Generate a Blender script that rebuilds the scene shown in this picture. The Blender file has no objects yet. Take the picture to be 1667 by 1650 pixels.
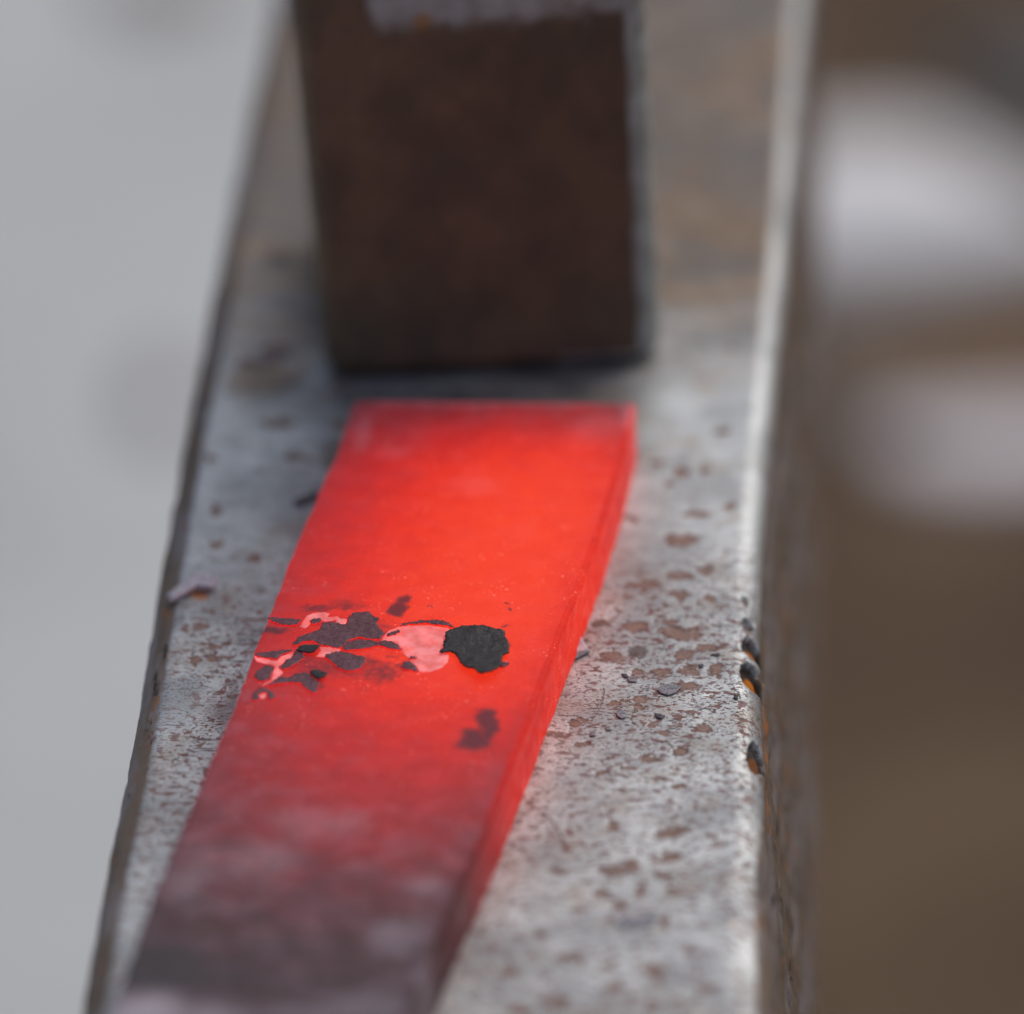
import bpy, bmesh, math, random
import numpy as np
from mathutils import Matrix, Vector
from mathutils.geometry import delaunay_2d_cdt

# ------------------------------------------------------------------ camera
W0, H0 = 1667.0, 1650.0
F = 11300.0                                   # focal length in pixels of the photograph's frame
V1 = np.array([802.0, 7085.0, -F])            # direction of the anvil's length, seen from the camera
yc = V1 / np.linalg.norm(V1)
dn = np.array([517.0, -18070.0, -F]); dn -= yc * dn.dot(yc); dn /= np.linalg.norm(dn)
zc = -dn
xc = np.cross(yc, zc)
WC = np.stack([xc, yc, zc])                   # rows = world axes in camera coordinates
DIST = 0.837
def cam_dir(u, v):
    c = np.array([u - W0 / 2, H0 / 2 - v, -F])
    return WC @ c                             # world direction, camera-depth F
CAM = -cam_dir(700, 1150) / F * DIST          # world origin = point of the anvil face in the focal plane
def back(u, v, z=0.0):                        # where the line of sight meets the height z
    d = cam_dir(u, v)
    return CAM + d * ((z - CAM[2]) / d[2])
scene = bpy.context.scene
C = scene.collection
cd = bpy.data.cameras.new('camera'); cam = bpy.data.objects.new('camera', cd); C.objects.link(cam)
M = Matrix([list(WC[0]), list(WC[1]), list(WC[2])])
cam.matrix_world = Matrix.Translation(Vector(CAM)) @ M.to_4x4()
cd.sensor_fit = 'HORIZONTAL'; cd.sensor_width = 36.0; cd.lens = F / W0 * 36.0
cd.clip_start = 0.02; cd.clip_end = 200
cd.dof.use_dof = True; cd.dof.focus_distance = DIST; cd.dof.aperture_fstop = cd.lens / 31.0
cd.dof.aperture_blades = 0
scene.camera = cam

# ------------------------------------------------------------------ light
SUN_EL, SUN_AZ = math.radians(52), math.radians(38)       # azimuth from +y towards +x
w = bpy.data.worlds.new('World'); scene.world = w; w.use_nodes = True
nt = w.node_tree; bg = nt.nodes['Background']
sky = nt.nodes.new('ShaderNodeTexSky'); sky.sky_type = 'NISHITA'; sky.sun_disc = False
sky.sun_elevation = SUN_EL; sky.sun_rotation = SUN_AZ
sky.air_density = 1.0; sky.dust_density = 5.2; sky.ozone_density = 1.1
nt.links.new(sky.outputs[0], bg.inputs[0]); bg.inputs[1].default_value = 0.095
sl = bpy.data.lights.new('sun', 'SUN'); sun = bpy.data.objects.new('sun', sl); C.objects.link(sun)
sl.energy = 0.8; sl.angle = math.radians(60); sl.color = (1.0, 0.975, 0.94)
sd = Vector((math.sin(SUN_AZ) * math.cos(SUN_EL), math.cos(SUN_AZ) * math.cos(SUN_EL), math.sin(SUN_EL)))
sun.rotation_euler = sd.to_track_quat('Z', 'Y').to_euler(); sun.location = sd * 3
scene.view_settings.view_transform = 'Standard'; scene.view_settings.look = 'None'
scene.view_settings.exposure = -0.13; scene.view_settings.gamma = 1.0
scene.cycles.use_denoising = True
scene.cycles.max_bounces = 6

# ------------------------------------------------------------------ helpers
rng = np.random.default_rng(7); random.seed(7)
LAT = rng.random((256, 256))
def vnoise(x, y):                              # value noise
    xi = np.floor(x).astype(int); yi = np.floor(y).astype(int)
    fx = x - xi; fy = y - yi
    fx = fx * fx * (3 - 2 * fx); fy = fy * fy * (3 - 2 * fy)
    g = lambda a, b: LAT[a & 255, b & 255]
    return (g(xi, yi) * (1 - fx) + g(xi + 1, yi) * fx) * (1 - fy) + (g(xi, yi + 1) * (1 - fx) + g(xi + 1, yi + 1) * fx) * fy
def fbm(x, y, o=4):
    r = 0; a = .5; s = 0
    for k in range(o):
        r = r + a * vnoise(x + 17.3 * k, y + 31.7 * k); s += a
        x = x * 2.03; y = y * 2.03; a *= .5
    return r / s
def sm(a, b, x):
    t = np.clip((x - a) / (b - a), 0, 1); return t * t * (3 - 2 * t)
def link(name, me, m=None, parent=None):
    o = bpy.data.objects.new(name, me); C.objects.link(o)
    if m: me.materials.append(m)
    if parent: o.parent = parent
    return o
def tag(o, label=None, cat=None, group=None, kind=None):
    for k, v in (('label', label), ('category', cat), ('group', group), ('kind', kind)):
        if v: o[k] = v
    return o
def grid_mesh(name, P, attrs=None, smooth=True, close=False):
    n, m = P.shape[:2]
    me = bpy.data.meshes.new(name)
    idx = np.arange(n * m).reshape(n, m)
    if close: idx = np.concatenate([idx, idx[:, :1]], 1)
    q = np.stack([idx[:-1, :-1], idx[:-1, 1:], idx[1:, 1:], idx[1:, :-1]], -1).reshape(-1, 4)
    me.vertices.add(n * m); me.vertices.foreach_set('co', P.astype(np.float32).ravel())
    me.loops.add(q.size); me.loops.foreach_set('vertex_index', q.astype(np.int32).ravel())
    me.polygons.add(len(q)); me.polygons.foreach_set('loop_start', np.arange(0, q.size, 4, dtype=np.int32))
    try: me.polygons.foreach_set('loop_total', np.full(len(q), 4, dtype=np.int32))
    except Exception: pass
    me.polygons.foreach_set('use_smooth', np.full(len(q), smooth))
    me.update(calc_edges=True)
    for k, a in (attrs or {}).items():
        at = me.attributes.new(k, 'FLOAT', 'POINT'); at.data.foreach_set('value', a.astype(np.float32).ravel())
    return me

class N:                                       # tiny node-tree writer
    def __init__(s, name):
        s.m = bpy.data.materials.new(name); s.m.use_nodes = True
        s.t = s.m.node_tree; s.b = s.t.nodes['Principled BSDF']
        s.tc = s.t.nodes.new('ShaderNodeTexCoord')
    def set(s, k, v):
        i = s.b.inputs[k]
        if hasattr(v, 'is_output'): s.t.links.new(v, i)
        else: i.default_value = v if not isinstance(v, tuple) or len(v) == 4 else (*v, 1)
    def put(s, i, v):
        if hasattr(v, 'is_output'): s.t.links.new(v, i)
        else: i.default_value = (*v, 1) if isinstance(v, tuple) and len(v) == 3 and i.type == 'RGBA' else v
    def co(s, sx=1, sy=1, sz=1, off=(0, 0, 0)):
        n = s.t.nodes.new('ShaderNodeMapping'); n.inputs['Scale'].default_value = (sx * 1000, sy * 1000, sz * 1000)
        n.inputs['Location'].default_value = off
        s.t.links.new(s.tc.outputs['Object'], n.inputs['Vector']); return n.outputs[0]
    def noise(s, vec, sc=1, det=4, rough=.55, dist=0):
        n = s.t.nodes.new('ShaderNodeTexNoise'); s.t.links.new(vec, n.inputs['Vector'])
        n.inputs['Scale'].default_value = sc; n.inputs['Detail'].default_value = det
        n.inputs['Roughness'].default_value = rough; n.inputs['Distortion'].default_value = dist
        return n.outputs['Fac']
    def vor(s, vec, sc=1, feat='F1'):
        n = s.t.nodes.new('ShaderNodeTexVoronoi'); s.t.links.new(vec, n.inputs['Vector'])
        n.inputs['Scale'].default_value = sc; n.feature = feat; return n.outputs['Distance']
    def ramp(s, x, a, b, lo=0., hi=1.):
        n = s.t.nodes.new('ShaderNodeMapRange'); n.interpolation_type = 'SMOOTHSTEP'
        s.put(n.inputs[0], x)
        for i, v in zip((1, 2, 3, 4), (a, b, lo, hi)): s.put(n.inputs[i], v)
        return n.outputs[0]
    def mix(s, f, a, b):
        n = s.t.nodes.new('ShaderNodeMix'); n.data_type = 'RGBA'
        s.put(n.inputs[0], f); s.put(n.inputs[6], a); s.put(n.inputs[7], b); return n.outputs[2]
    def math(s, op, a, b=0.):
        n = s.t.nodes.new('ShaderNodeMath'); n.operation = op; s.put(n.inputs[0], a); s.put(n.inputs[1], b); return n.outputs[0]
    def attr(s, name):
        n = s.t.nodes.new('ShaderNodeAttribute'); n.attribute_name = name; return n.outputs['Fac']
    def bump(s, h, dist=.0001, st=1., nrm=None):
        n = s.t.nodes.new('ShaderNodeBump'); n.inputs['Distance'].default_value = dist; n.inputs['Strength'].default_value = st
        s.t.links.new(h, n.inputs['Height'])
        if nrm: s.t.links.new(nrm, n.inputs['Normal'])
        return n.outputs[0]
    def cramp(s, x, stops):
        n = s.t.nodes.new('ShaderNodeValToRGB'); s.put(n.inputs[0], x); e = n.color_ramp.elements
        e.remove(e[1]); e[0].position = stops[0][0]; e[0].color = (*stops[0][1], 1)
        for p, c in stops[1:]:
            q = e.new(p); q.color = (*c, 1)
        return n.outputs[0]

# ------------------------------------------------------------------ materials
def mat_anvil():
    n = N('worn_steel')
    iso = n.co(); st = n.co(.35, 1, 1)
    wear = n.attr('wear'); rust = n.attr('rust'); dark = n.attr('dark_marks'); speck = n.attr('speck'); orange = n.attr('orange')
    big = n.noise(n.co(1, 1, 1, (3, 9, 2)), .09, 5, .6)
    col = n.mix(n.ramp(big, .35, .65), (.38, .412, .438), (.60, .645, .67))
    shade_stain = n.attr('shade_stain')  # brown stains plus the painted dimming of the far face
    fv = n.ramp(n.math('ADD', shade_stain, n.math('MULTIPLY', n.math('SUBTRACT', n.noise(n.co(.6, 1, 1, (1, 2, 3)), .11, 5, .6), .5), .55)), .1, .9)
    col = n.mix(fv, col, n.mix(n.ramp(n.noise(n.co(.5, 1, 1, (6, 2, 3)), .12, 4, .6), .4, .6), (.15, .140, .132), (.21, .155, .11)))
    streak = n.noise(n.co(.22, 1.2, 1), .9, 5, .65)
    col = n.mix(n.ramp(streak, .5, .72, 0, .45), col, (.30, .29, .30))
    warm = n.ramp(n.noise(n.co(1, 1, 1, (40, 9, 2)), .16, 4, .6), .48, .7, 0, .45)
    col = n.mix(warm, col, (.36, .30, .25))
    # fine dark pits and grinding nicks
    p1 = n.ramp(n.noise(n.co(.55, 1, 1), 3.2, 3, .6), .545, .63)
    p1 = n.math('MULTIPLY', p1, n.ramp(n.noise(iso, .35, 3), .30, .55))
    p2 = n.ramp(n.noise(n.co(.3, 1.1, 1, (7, 3, 1)), 1.5, 3, .6), .60, .69)
    pits = n.math('MAXIMUM', p1, p2)
    pits = n.math('MULTIPLY', pits, n.ramp(speck, 0, 1, .35, 1))
    col = n.mix(n.math('MULTIPLY', pits, .85), col, (.075, .06, .07))
    # small red-brown rust freckles
    f1 = n.ramp(n.noise(n.co(.7, 1, 1, (11, 5, 0)), .95, 3, .55), .55, .61)
    f2 = n.ramp(n.noise(n.co(.8, 1, 1, (1, 25, 0)), 2.3, 2, .5), .60, .655)
    fr = n.math('MULTIPLY', n.math('MAXIMUM', f1, f2), n.ramp(speck, .1, .9, .12, 1))
    col = n.mix(n.math('MULTIPLY', fr, .85), col, n.mix(n.noise(iso, 2, 2), (.12, .040, .032), (.25, .10, .07)))
    # traced rust blooms, brown with a paler heart
    rcol = n.mix(n.ramp(n.noise(n.co(.6, 1, 1, (3, 3, 3)), 1.5, 5, .65), .35, .65), (.085, .032, .028), (.25, .125, .09))
    rcol = n.mix(n.ramp(rust, .7, 1., 0, .55), rcol, (.38, .28, .23))
    col = n.mix(n.math('MULTIPLY', n.ramp(n.math('ADD', rust, n.math('MULTIPLY', n.math('SUBTRACT', n.noise(n.co(.7, 1, 1, (9, 9, 9)), 1.6, 6, .75), .5), 1.7)), .3, .85), n.ramp(n.noise(iso, 1.6, 3), .3, .5, .6, 1.)), col, rcol)
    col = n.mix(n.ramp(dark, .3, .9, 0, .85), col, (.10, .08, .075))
    # oxide skin where nothing rubs the steel bright
    oc = n.mix(n.noise(n.co(1, .2, .8), .5, 5, .6), (.095, .070, .052), (.24, .185, .142))
    oc = n.mix(n.ramp(n.noise(n.co(1, .15, .8, (5, 5, 5)), .35, 4, .6), .45, .62), oc, (.24, .215, .22))
    oc = n.mix(n.ramp(n.noise(n.co(1, .4, .8, (9, 1, 5)), .6, 4, .6), .58, .68), oc, (.30, .12, .04))
    oc = n.mix(n.ramp(n.noise(n.co(1, .3, 1.2, (2, 7, 1)), .4, 4, .65), .60, .70), oc, (.03, .022, .025))
    w_ = n.ramp(n.math('ADD', wear, n.math('MULTIPLY', n.math('SUBTRACT', n.noise(iso, .5, 5, .65), .5), .8)), .3, .7)
    col = n.mix(w_, col, oc)
    chip = n.attr('chip')
    col = n.mix(chip, col, n.mix(n.noise(iso, 1.5, 4), (.008, .005, .004), (.05, .033, .025)))
    col = n.mix(orange, col, n.mix(n.noise(iso, .9, 3), (.75, .24, .02), (.35, .12, .02)))
    n.set('Base Color', col)
    allr = n.math('MAXIMUM', n.ramp(rust, .38, .62), n.math('MAXIMUM', w_, n.math('MAXIMUM', fr, dark)))
    allr = n.math('MAXIMUM', n.math('MAXIMUM', allr, chip), orange)
    n.set('Metallic', n.ramp(allr, 0, 1, .82, .12))
    rg = n.ramp(n.noise(n.co(.4, 1, 1, (4, 4, 4)), .6, 5, .65), .3, .7, .36, .52)
    n.set('Roughness', n.math('ADD', rg, n.math('MULTIPLY', n.math('MAXIMUM', allr, n.math('MULTIPLY', chip, 2.0)), .22)))
    n.set('Specular IOR Level', n.ramp(chip, 0, 1, .45, .1))
    h = n.math('SUBTRACT', n.math('MULTIPLY', streak, .5), n.math('MULTIPLY', pits, .8))
    h = n.math('ADD', h, n.math('MULTIPLY', fr, .3))
    b = n.bump(h, .00008, .8)
    b = n.bump(n.noise(n.co(.5, 1, 1), 6, 3, .7), .00003, .7, b)
    b = n.bump(n.noise(n.co(1, .3, 1), .8, 5, .7), .0005, .0, b) if False else b
    n.set('Normal', b)
    return n.m

def mat_bar():
    n = N('glowing_steel')
    iso = n.co()
    heat = n.attr('hotness'); ox = n.attr('oxide'); bare_sheen = n.attr('bare_sheen'); edge = n.attr('veil')
    v = n.noise(n.co(.8, 1, 1), .35, 6, .62)
    v2 = n.noise(n.co(.8, 1, 1, (5, 1, 2)), 1.6, 4, .6)
    hh = n.math('ADD', heat, n.math('MULTIPLY', n.math('SUBTRACT', v, .5), .22))
    hh = n.math('ADD', hh, n.math('MULTIPLY', n.math('SUBTRACT', v2, .5), .07))
    g_ = n.noise(n.co(1, 1, 1, (6, 6, 6)), 4.2, 3, .6)
    hh = n.math('ADD', hh, n.math('MULTIPLY', n.math('SUBTRACT', g_, .5), .14))
    em = n.cramp(hh, [(0, (.0, .0, .0)), (.15, (.012, .002, .003)), (.3, (.07, .006, .008)), (.5, (.27, .010, .013)),
                      (.7, (.56, .016, .014)), (.85, (.84, .028, .012)), (1, (1.0, .050, .014))])
    spots = n.ramp(n.noise(n.co(.8, 1, 1, (8, 8, 1)), 1.1, 4, .6), .66, .74)
    oxa = n.math('MAXIMUM', n.ramp(n.math('ADD', ox, n.math('MULTIPLY', n.math('SUBTRACT', n.noise(iso, 1.4, 4), .5), .7)), .15, .85), n.math('MULTIPLY', spots, .22))
    oxa = n.math('MINIMUM', oxa, 1.)
    em = n.mix(n.math('MULTIPLY', oxa, .84), em, (.012, .003, .004))
    n.set('Emission Color', em); n.set('Emission Strength', 1.0)
    dry = n.ramp(n.noise(n.co(.7, 1, 1, (2, 2, 9)), .3, 5, .6), .4, .72)
    col = n.mix(dry, (.044, .020, .028), (.115, .070, .094))
    col = n.mix(n.ramp(hh, .35, .8, 0, .75), col, (.030, .010, .010))
    col = n.mix(n.math('MULTIPLY', n.attr('side'), .75), col, (.018, .006, .006))
    col = n.mix(bare_sheen, col, (.40, .36, .42))  # sky sheen painted into the colour as pale lilac
    flecks = n.ramp(n.noise(n.co(.8, 1, 1, (3, 18, 1)), 2.8, 2, .5), .655, .70)
    col = n.mix(n.math('MULTIPLY', flecks, n.ramp(n.noise(iso, .22, 3), .45, .65, .1, .8)), col, (.7, .45, .35))
    col = n.mix(oxa, col, n.mix(n.ramp(hh, .05, .3), (.018, .022, .028), (.055, .035, .05)))
    n.set('Base Color', col)
    n.set('Roughness', n.ramp(n.noise(iso, .5, 4), .3, .7, .45, .62))
    n.set('Specular IOR Level', n.math('MULTIPLY', n.ramp(hh, .2, .8, .5, .22), n.ramp(n.attr('side'), 0, 1, 1, .3)))
    h = n.math('ADD', n.noise(n.co(.6, 1, 1), .7, 6, .65), n.math('MULTIPLY', n.noise(iso, 5, 3, .6), .12))
    n.set('Normal', n.bump(h, .00018, .6))
    return n.m

def mat_scale(name, a, b, heat=0., rough=.55, spark=.15, edge=None):
    n = N(name); iso = n.co()
    v = n.noise(iso, 1.3, 5, .6)
    col = n.mix(n.ramp(v, .3, .7), a, b)
    col = n.mix(n.ramp(n.noise(n.co(1, 1, 1, (2, 8, 3)), 5, 3, .7), .45, .75, 0, .5), col, tuple(min(1, q * 2.6) for q in b))
    fl = n.ramp(n.noise(n.co(1, 1, 1, (4, 1, 3)), 4.0, 2, .5), .62, .68)
    col = n.mix(n.math('MULTIPLY', fl, spark), col, (.45, .42, .38))
    n.set('Base Color', col); n.set('Roughness', rough); n.set('Specular IOR Level', .4)
    if heat:
        n.set('Emission Color', (heat, heat * .12, heat * .10, 1)); n.set('Emission Strength', 1.)
    n.set('Normal', n.bump(n.math('ADD', v, n.math('MULTIPLY', n.noise(iso, 5, 3, .7), .4)), .0002, .7))
    return n.m

def mat_bare():
    n = N('bare_hot_steel'); iso = n.co()
    v = n.noise(iso, .45, 4, .6)
    n.set('Base Color', n.mix(n.ramp(v, .35, .65), (.26, .14, .14), (.54, .37, .39)))
    n.set('Emission Color', n.mix(n.ramp(n.noise(n.co(1, 1, 1, (3, 3, 3)), .5, 4), .35, .65), (.62, .05, .045), (.84, .055, .04)))
    n.set('Emission Strength', 1.); n.set('Roughness', .5)
    n.set('Normal', n.bump(n.noise(iso, 4, 4, .6), .00008, .6))
    return n.m

def mat_block():
    n = N('rusty_die_steel'); iso = n.co()
    worn = n.attr('worn')  # rubbed patch at the top plus the painted highlight of the right corner
    a = n.noise(n.co(1, 1, .8), .10, 5, .6); b = n.noise(n.co(1, 1, 1, (3, 1, 4)), .7, 5, .65)
    col = n.mix(n.ramp(a, .35, .65), (.120, .092, .062), (.19, .128, .078))
    col = n.mix(n.ramp(b, .5, .75, 0, .5), col, (.118, .094, .072))
    wg = n.ramp(n.math('ADD', worn, n.math('MULTIPLY', n.math('SUBTRACT', n.noise(iso, .16, 6, .62), .5), 1.5)), .30, .95)
    col = n.mix(wg, col, n.mix(n.noise(iso, .3, 4), (.22, .20, .17), (.62, .68, .66)))
    col = n.mix(n.attr('orange'), col, (.42, .20, .04))
    n.set('Base Color', col); n.set('Metallic', n.ramp(wg, 0, 1, .0, .12)); n.set('Roughness', n.ramp(b, .3, .7, .55, .75))
    n.set('Specular IOR Level', .3)
    n.set('Normal', n.bump(n.noise(iso, .8, 6, .65), .0004, .7))
    return n.m

def mat_ground(name, stops, sc=.02, sc2=.2, rough=.95):
    n = N(name); iso = n.co()
    v = n.noise(iso, sc, 6, .6); v2 = n.noise(iso, sc2, 4, .6)
    col = n.cramp(n.math('ADD', n.math('MULTIPLY', v, .75), n.math('MULTIPLY', v2, .25)), stops)
    n.set('Base Color', col); n.set('Roughness', rough)
    n.set('Normal', n.bump(v2, .002, .6)); return n.m

MA = mat_anvil(); MB = mat_bar(); MBL = mat_block(); MBARE = mat_bare()
MBLACK = mat_scale('black_scale', (.018, .017, .020), (.040, .038, .044), spark=.25)
MPURP = mat_scale('purple_scale', (.045, .020, .032), (.12, .070, .095), heat=.032, spark=.15)
MRIM = bpy.data.materials.new('hot_rim'); MRIM.use_nodes = True
MRIM.node_tree.nodes['Principled BSDF'].inputs['Base Color'].default_value = (.1, .02, .02, 1)
MRIM.node_tree.nodes['Principled BSDF'].inputs['Emission Color'].default_value = (.95, .012, .012, 1)
MRIM.node_tree.nodes['Principled BSDF'].inputs['Emission Strength'].default_value = 1.0
MGREY = mat_scale('grey_scale', (.13, .135, .16), (.27, .28, .32), rough=.4)
MDARK = mat_scale('dark_blue_scale', (.030, .028, .04), (.07, .07, .09), rough=.4)
MSHEEN = mat_scale('lilac_scale', (.36, .33, .40), (.56, .52, .60), rough=.35)

# ------------------------------------------------------------------ ground
GZ = -0.50
def ground_poly(name, pts, z0, m, nx=1):
    bm = bmesh.new(); bm.faces.new([bm.verts.new((x, y, z0)) for x, y in pts])
    me = bpy.data.meshes.new(name); bm.to_mesh(me); bm.free(); return link(name, me, m)
soil = ground_poly('ground', [(-80, -80), (80, -80), (80, 80), (-80, 80)], GZ,
    mat_ground('brown_soil', [(.30, (.064, .040, .022)), (.5, (.112, .070, .039)), (.68, (.185, .127, .08))], .012, .15))
tag(soil, kind='structure')
gl = back(900, 825, GZ)
pave = ground_poly('paving', [(-60, -60), (gl[0] - .45 * 0 , -60), (gl[0], 60), (-60, 60)], GZ + .004,
    mat_ground('pale_paving', [(.30, (.47, .485, .475)), (.5, (.575, .60, .605)), (.7, (.65, .68, .70))], .006, .1))
tag(pave, kind='structure')

def stone(name, outline, h, m, z0, seed, label, cat='stone', group=None):
    # lumpy flat-bottomed stone lying on the ground: outline in plan, domed top
    r = np.random.default_rng(seed)
    P = np.array([back(u, v, z0)[:2] for u, v in outline]); c = P.mean(0); n = 48
    seg = np.concatenate([P, P[:1]]); t = np.linspace(0, len(P), n, endpoint=False)
    O = np.stack([np.interp(t, np.arange(len(P) + 1), seg[:, k]) for k in (0, 1)], 1)
    for _ in range(3): O = (np.roll(O, 1, 0) + 2 * O + np.roll(O, -1, 0)) / 4
    rings = []
    for k, (s, zz) in enumerate([(1.0, 0), (1.03, .3), (1.0, .6), (.93, .85), (.8, .97), (.55, 1.0), (.28, 1.03), (.02, 1.0)]):
        R = c + (O - c) * s * (1 + .05 * (r.random((n, 1)) - .5))
        z = z0 + h * zz * (1 + .12 * (r.random(n) - .5) * (k > 0))
        rings.append(np.concatenate([R, z[:, None]], 1))
    P3 = np.stack(rings); base = np.array([*c, z0]); P3 -= base
    me = grid_mesh(name, P3, close=True)
    o = link(name, me, m); o.location = base
    return tag(o, label, cat, group)
MST1 = mat_ground('pale_stone', [(.3, (.76, .77, .78)), (.6, (.86, .86, .87))], .02, .3, .8)
MST2 = mat_ground('lilac_stone', [(.3, (.74, .70, .72)), (.6, (.85, .81, .83))], .02, .3, .8)
MST3 = mat_ground('dark_stone_skin', [(.3, (.06, .062, .066)), (.6, (.11, .11, .115))], .02, .3, .8)
MST4 = mat_ground('rusty_stone_skin', [(.3, (.22, .10, .04)), (.6, (.32, .16, .08))], .02, .3, .8)
MST5 = mat_ground('dull_stone_skin', [(.3, (.15, .12, .10)), (.6, (.24, .20, .18))], .02, .3, .8)
GS = 'blurred stones on the brown ground'
stone('stone', [(1180, 270), (1350, 245), (1500, 235), (1600, 300), (1760, 380), (1800, 420), (1600, 450), (1400, 470), (1180, 460)], .010, MST1, GZ, 1,
      'large pale grey stone on the brown ground right of the anvil, the brightest and uppermost', group=GS)
stone('stone', [(1430, 710), (1560, 685), (1760, 680), (1850, 740), (1760, 785), (1560, 790), (1445, 765)], .004, MST2, GZ, 2,
      'long pale lilac stone below the large pale grey one, right of the anvil', group=GS)
stone('stone', [(1480, 110), (1600, 90), (1800, 80), (1850, 150), (1760, 290), (1640, 220), (1540, 150)], .008, MST3, GZ, 3,
      'dark slate stone at the upper right above the large pale stone', group=GS)
stone('stone', [(1640, 570), (1700, 560), (1720, 620), (1650, 630)], .006, MST4, GZ, 4,
      'small rust orange stone between the pale grey and the lilac stone', group=GS)
stone('stone', [(1330, 560), (1420, 550), (1440, 640), (1380, 690), (1300, 660)], .005, MST5, GZ, 5,
      'dull brown grey stone close to the anvil side beside the lilac stone', group=GS)
stone('stone', [(225, 630), (290, 620), (320, 665), (280, 710), (235, 690)], .006, MST5, GZ + .004, 6,
      'small brownish stone on the pale paving left of the anvil edge')

stone('stone', [(1370, 560), (1500, 545), (1720, 530), (1800, 580), (1700, 640), (1540, 650), (1400, 640)], .004,
      mat_ground('tan_stone_skin', [(.3, (.17, .115, .07)), (.6, (.27, .19, .13))], .03, .3, .8), GZ, 7,
      'flat tan brown stone lying between the pale grey and the lilac stone', group=GS)
stone('stone', [(170, -60), (300, -70), (360, -30), (300, -5), (190, 0)], .006, mat_ground('brown_stone_skin', [(.3, (.12, .09, .06)), (.6, (.2, .15, .11))], .03, .3, .8), GZ + .004, 8,
      'dull brown stone at the top of the pale paving beyond the anvil')
# ------------------------------------------------------------------ anvil
def xy_of(pts, z, k=3):
    q = np.array([back(u, v, z) for u, v in pts]); o = np.argsort(q[:, 1]); return q[o]
RL, RR = .0040, .0034
left = xy_of([(455, -30), (430, 100), (385, 300), (345, 500), (318, 650), (288, 800), (262, 950), (245, 1050), (225, 1180), (205, 1290),
              (180, 1400), (158, 1510), (135, 1650), (95, 1900), (650, -1100)], -RL)
right = xy_of([(1395, -1100), (1345, -300), (1320, 0), (1297, 300), (1280, 500), (1262, 700), (1248, 850), (1240, 1000), (1238, 1130), (1243, 1230),
               (1250, 1400), (1255, 1650), (1260, 1900)], -RR)
low = xy_of([(1350, -500), (1337, 0), (1334, 600), (1331, 1200), (1330, 1650), (1328, 2700)], -.06)
rows = np.concatenate([np.linspace(1900, 1660, 20), np.arange(1656, 1360, -4.5), np.arange(1360, 960, -2.3), np.arange(960, 560, -4.5), np.linspace(556, -40, 90), np.linspace(-60, -1100, 40)])
ys = np.array([back(760, v, 0)[1] for v in rows])
sx = lambda t, q: np.interp(t, q[:, 1], q[:, 0])
def smooth(a, k=5):
    p = np.pad(a, k, mode='edge'); return np.convolve(p, np.ones(2 * k + 1) / (2 * k + 1), 'valid')
yu = np.linspace(ys.min(), ys.max(), 600)
XL = np.interp(ys, yu, smooth(sx(yu, left), 12)); XR = np.interp(ys, yu, smooth(sx(yu, right), 12)); XB = np.interp(ys, yu, smooth(sx(yu, low), 12))
nt_, nl, nr, ns = 430, 18, 40, 46
RW = np.interp(rows, [1150, 1400, 1650, 1900], [.0034, .0047, .0054, .0056])   # the right edge is rounder at the near end
phl = np.linspace(0, math.pi / 2, nl, endpoint=False); phr = np.linspace(0, math.pi / 2, nr)
tt = np.linspace(0, 1, nt_)
cols = []   # (x, z, wear-kind) for each profile column, arrays over stations
for k in np.linspace(1, 0, 12, endpoint=False):
    cols.append((XL + .001 * k, np.full_like(XL, -RL - k * (.06 - RL)), 1.))
for p in phl: cols.append((XL + RL * (1 - np.cos(p)), np.full_like(XL, -RL + RL * np.sin(p)), 1 - p / 1.5708))
for t in tt[:-1]: cols.append(((XL + RL) * (1 - t) + (XR - RW) * t, np.zeros_like(XL), 0.))
for p in phr: cols.append((XR - RW * (1 - np.sin(p)), -RR * (1 - np.cos(p)) + 0 * XL, -p / 1.5708))
for k in np.linspace(0, 1, ns + 1)[1:]:
    k2 = k ** 1.5
    cols.append((XR + (XB - XR) * k2, np.full_like(XL, -RR - k2 * (.06 - RR)), -1 - k2))
X = np.stack([c[0] for c in cols], 1); Z = np.stack([c[1] for c in cols], 1); K = np.tile(np.array([c[2] for c in cols]), (len(ys), 1))
Y = np.tile(ys[:, None], (1, X.shape[1]))
mx, my = X * 1000, Y * 1000                     # millimetres
top = (np.abs(K) < .5)
# wear mask: 0 bright .. 1 brown oxide
wear = np.where(K > 0, sm(.0, .30, K), 0) + np.where(K < 0, sm(.62, .95, -K + .30 * sm(1230, 1420, np.tile(rows[:, None], (1, X.shape[1])))), 0)
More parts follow.
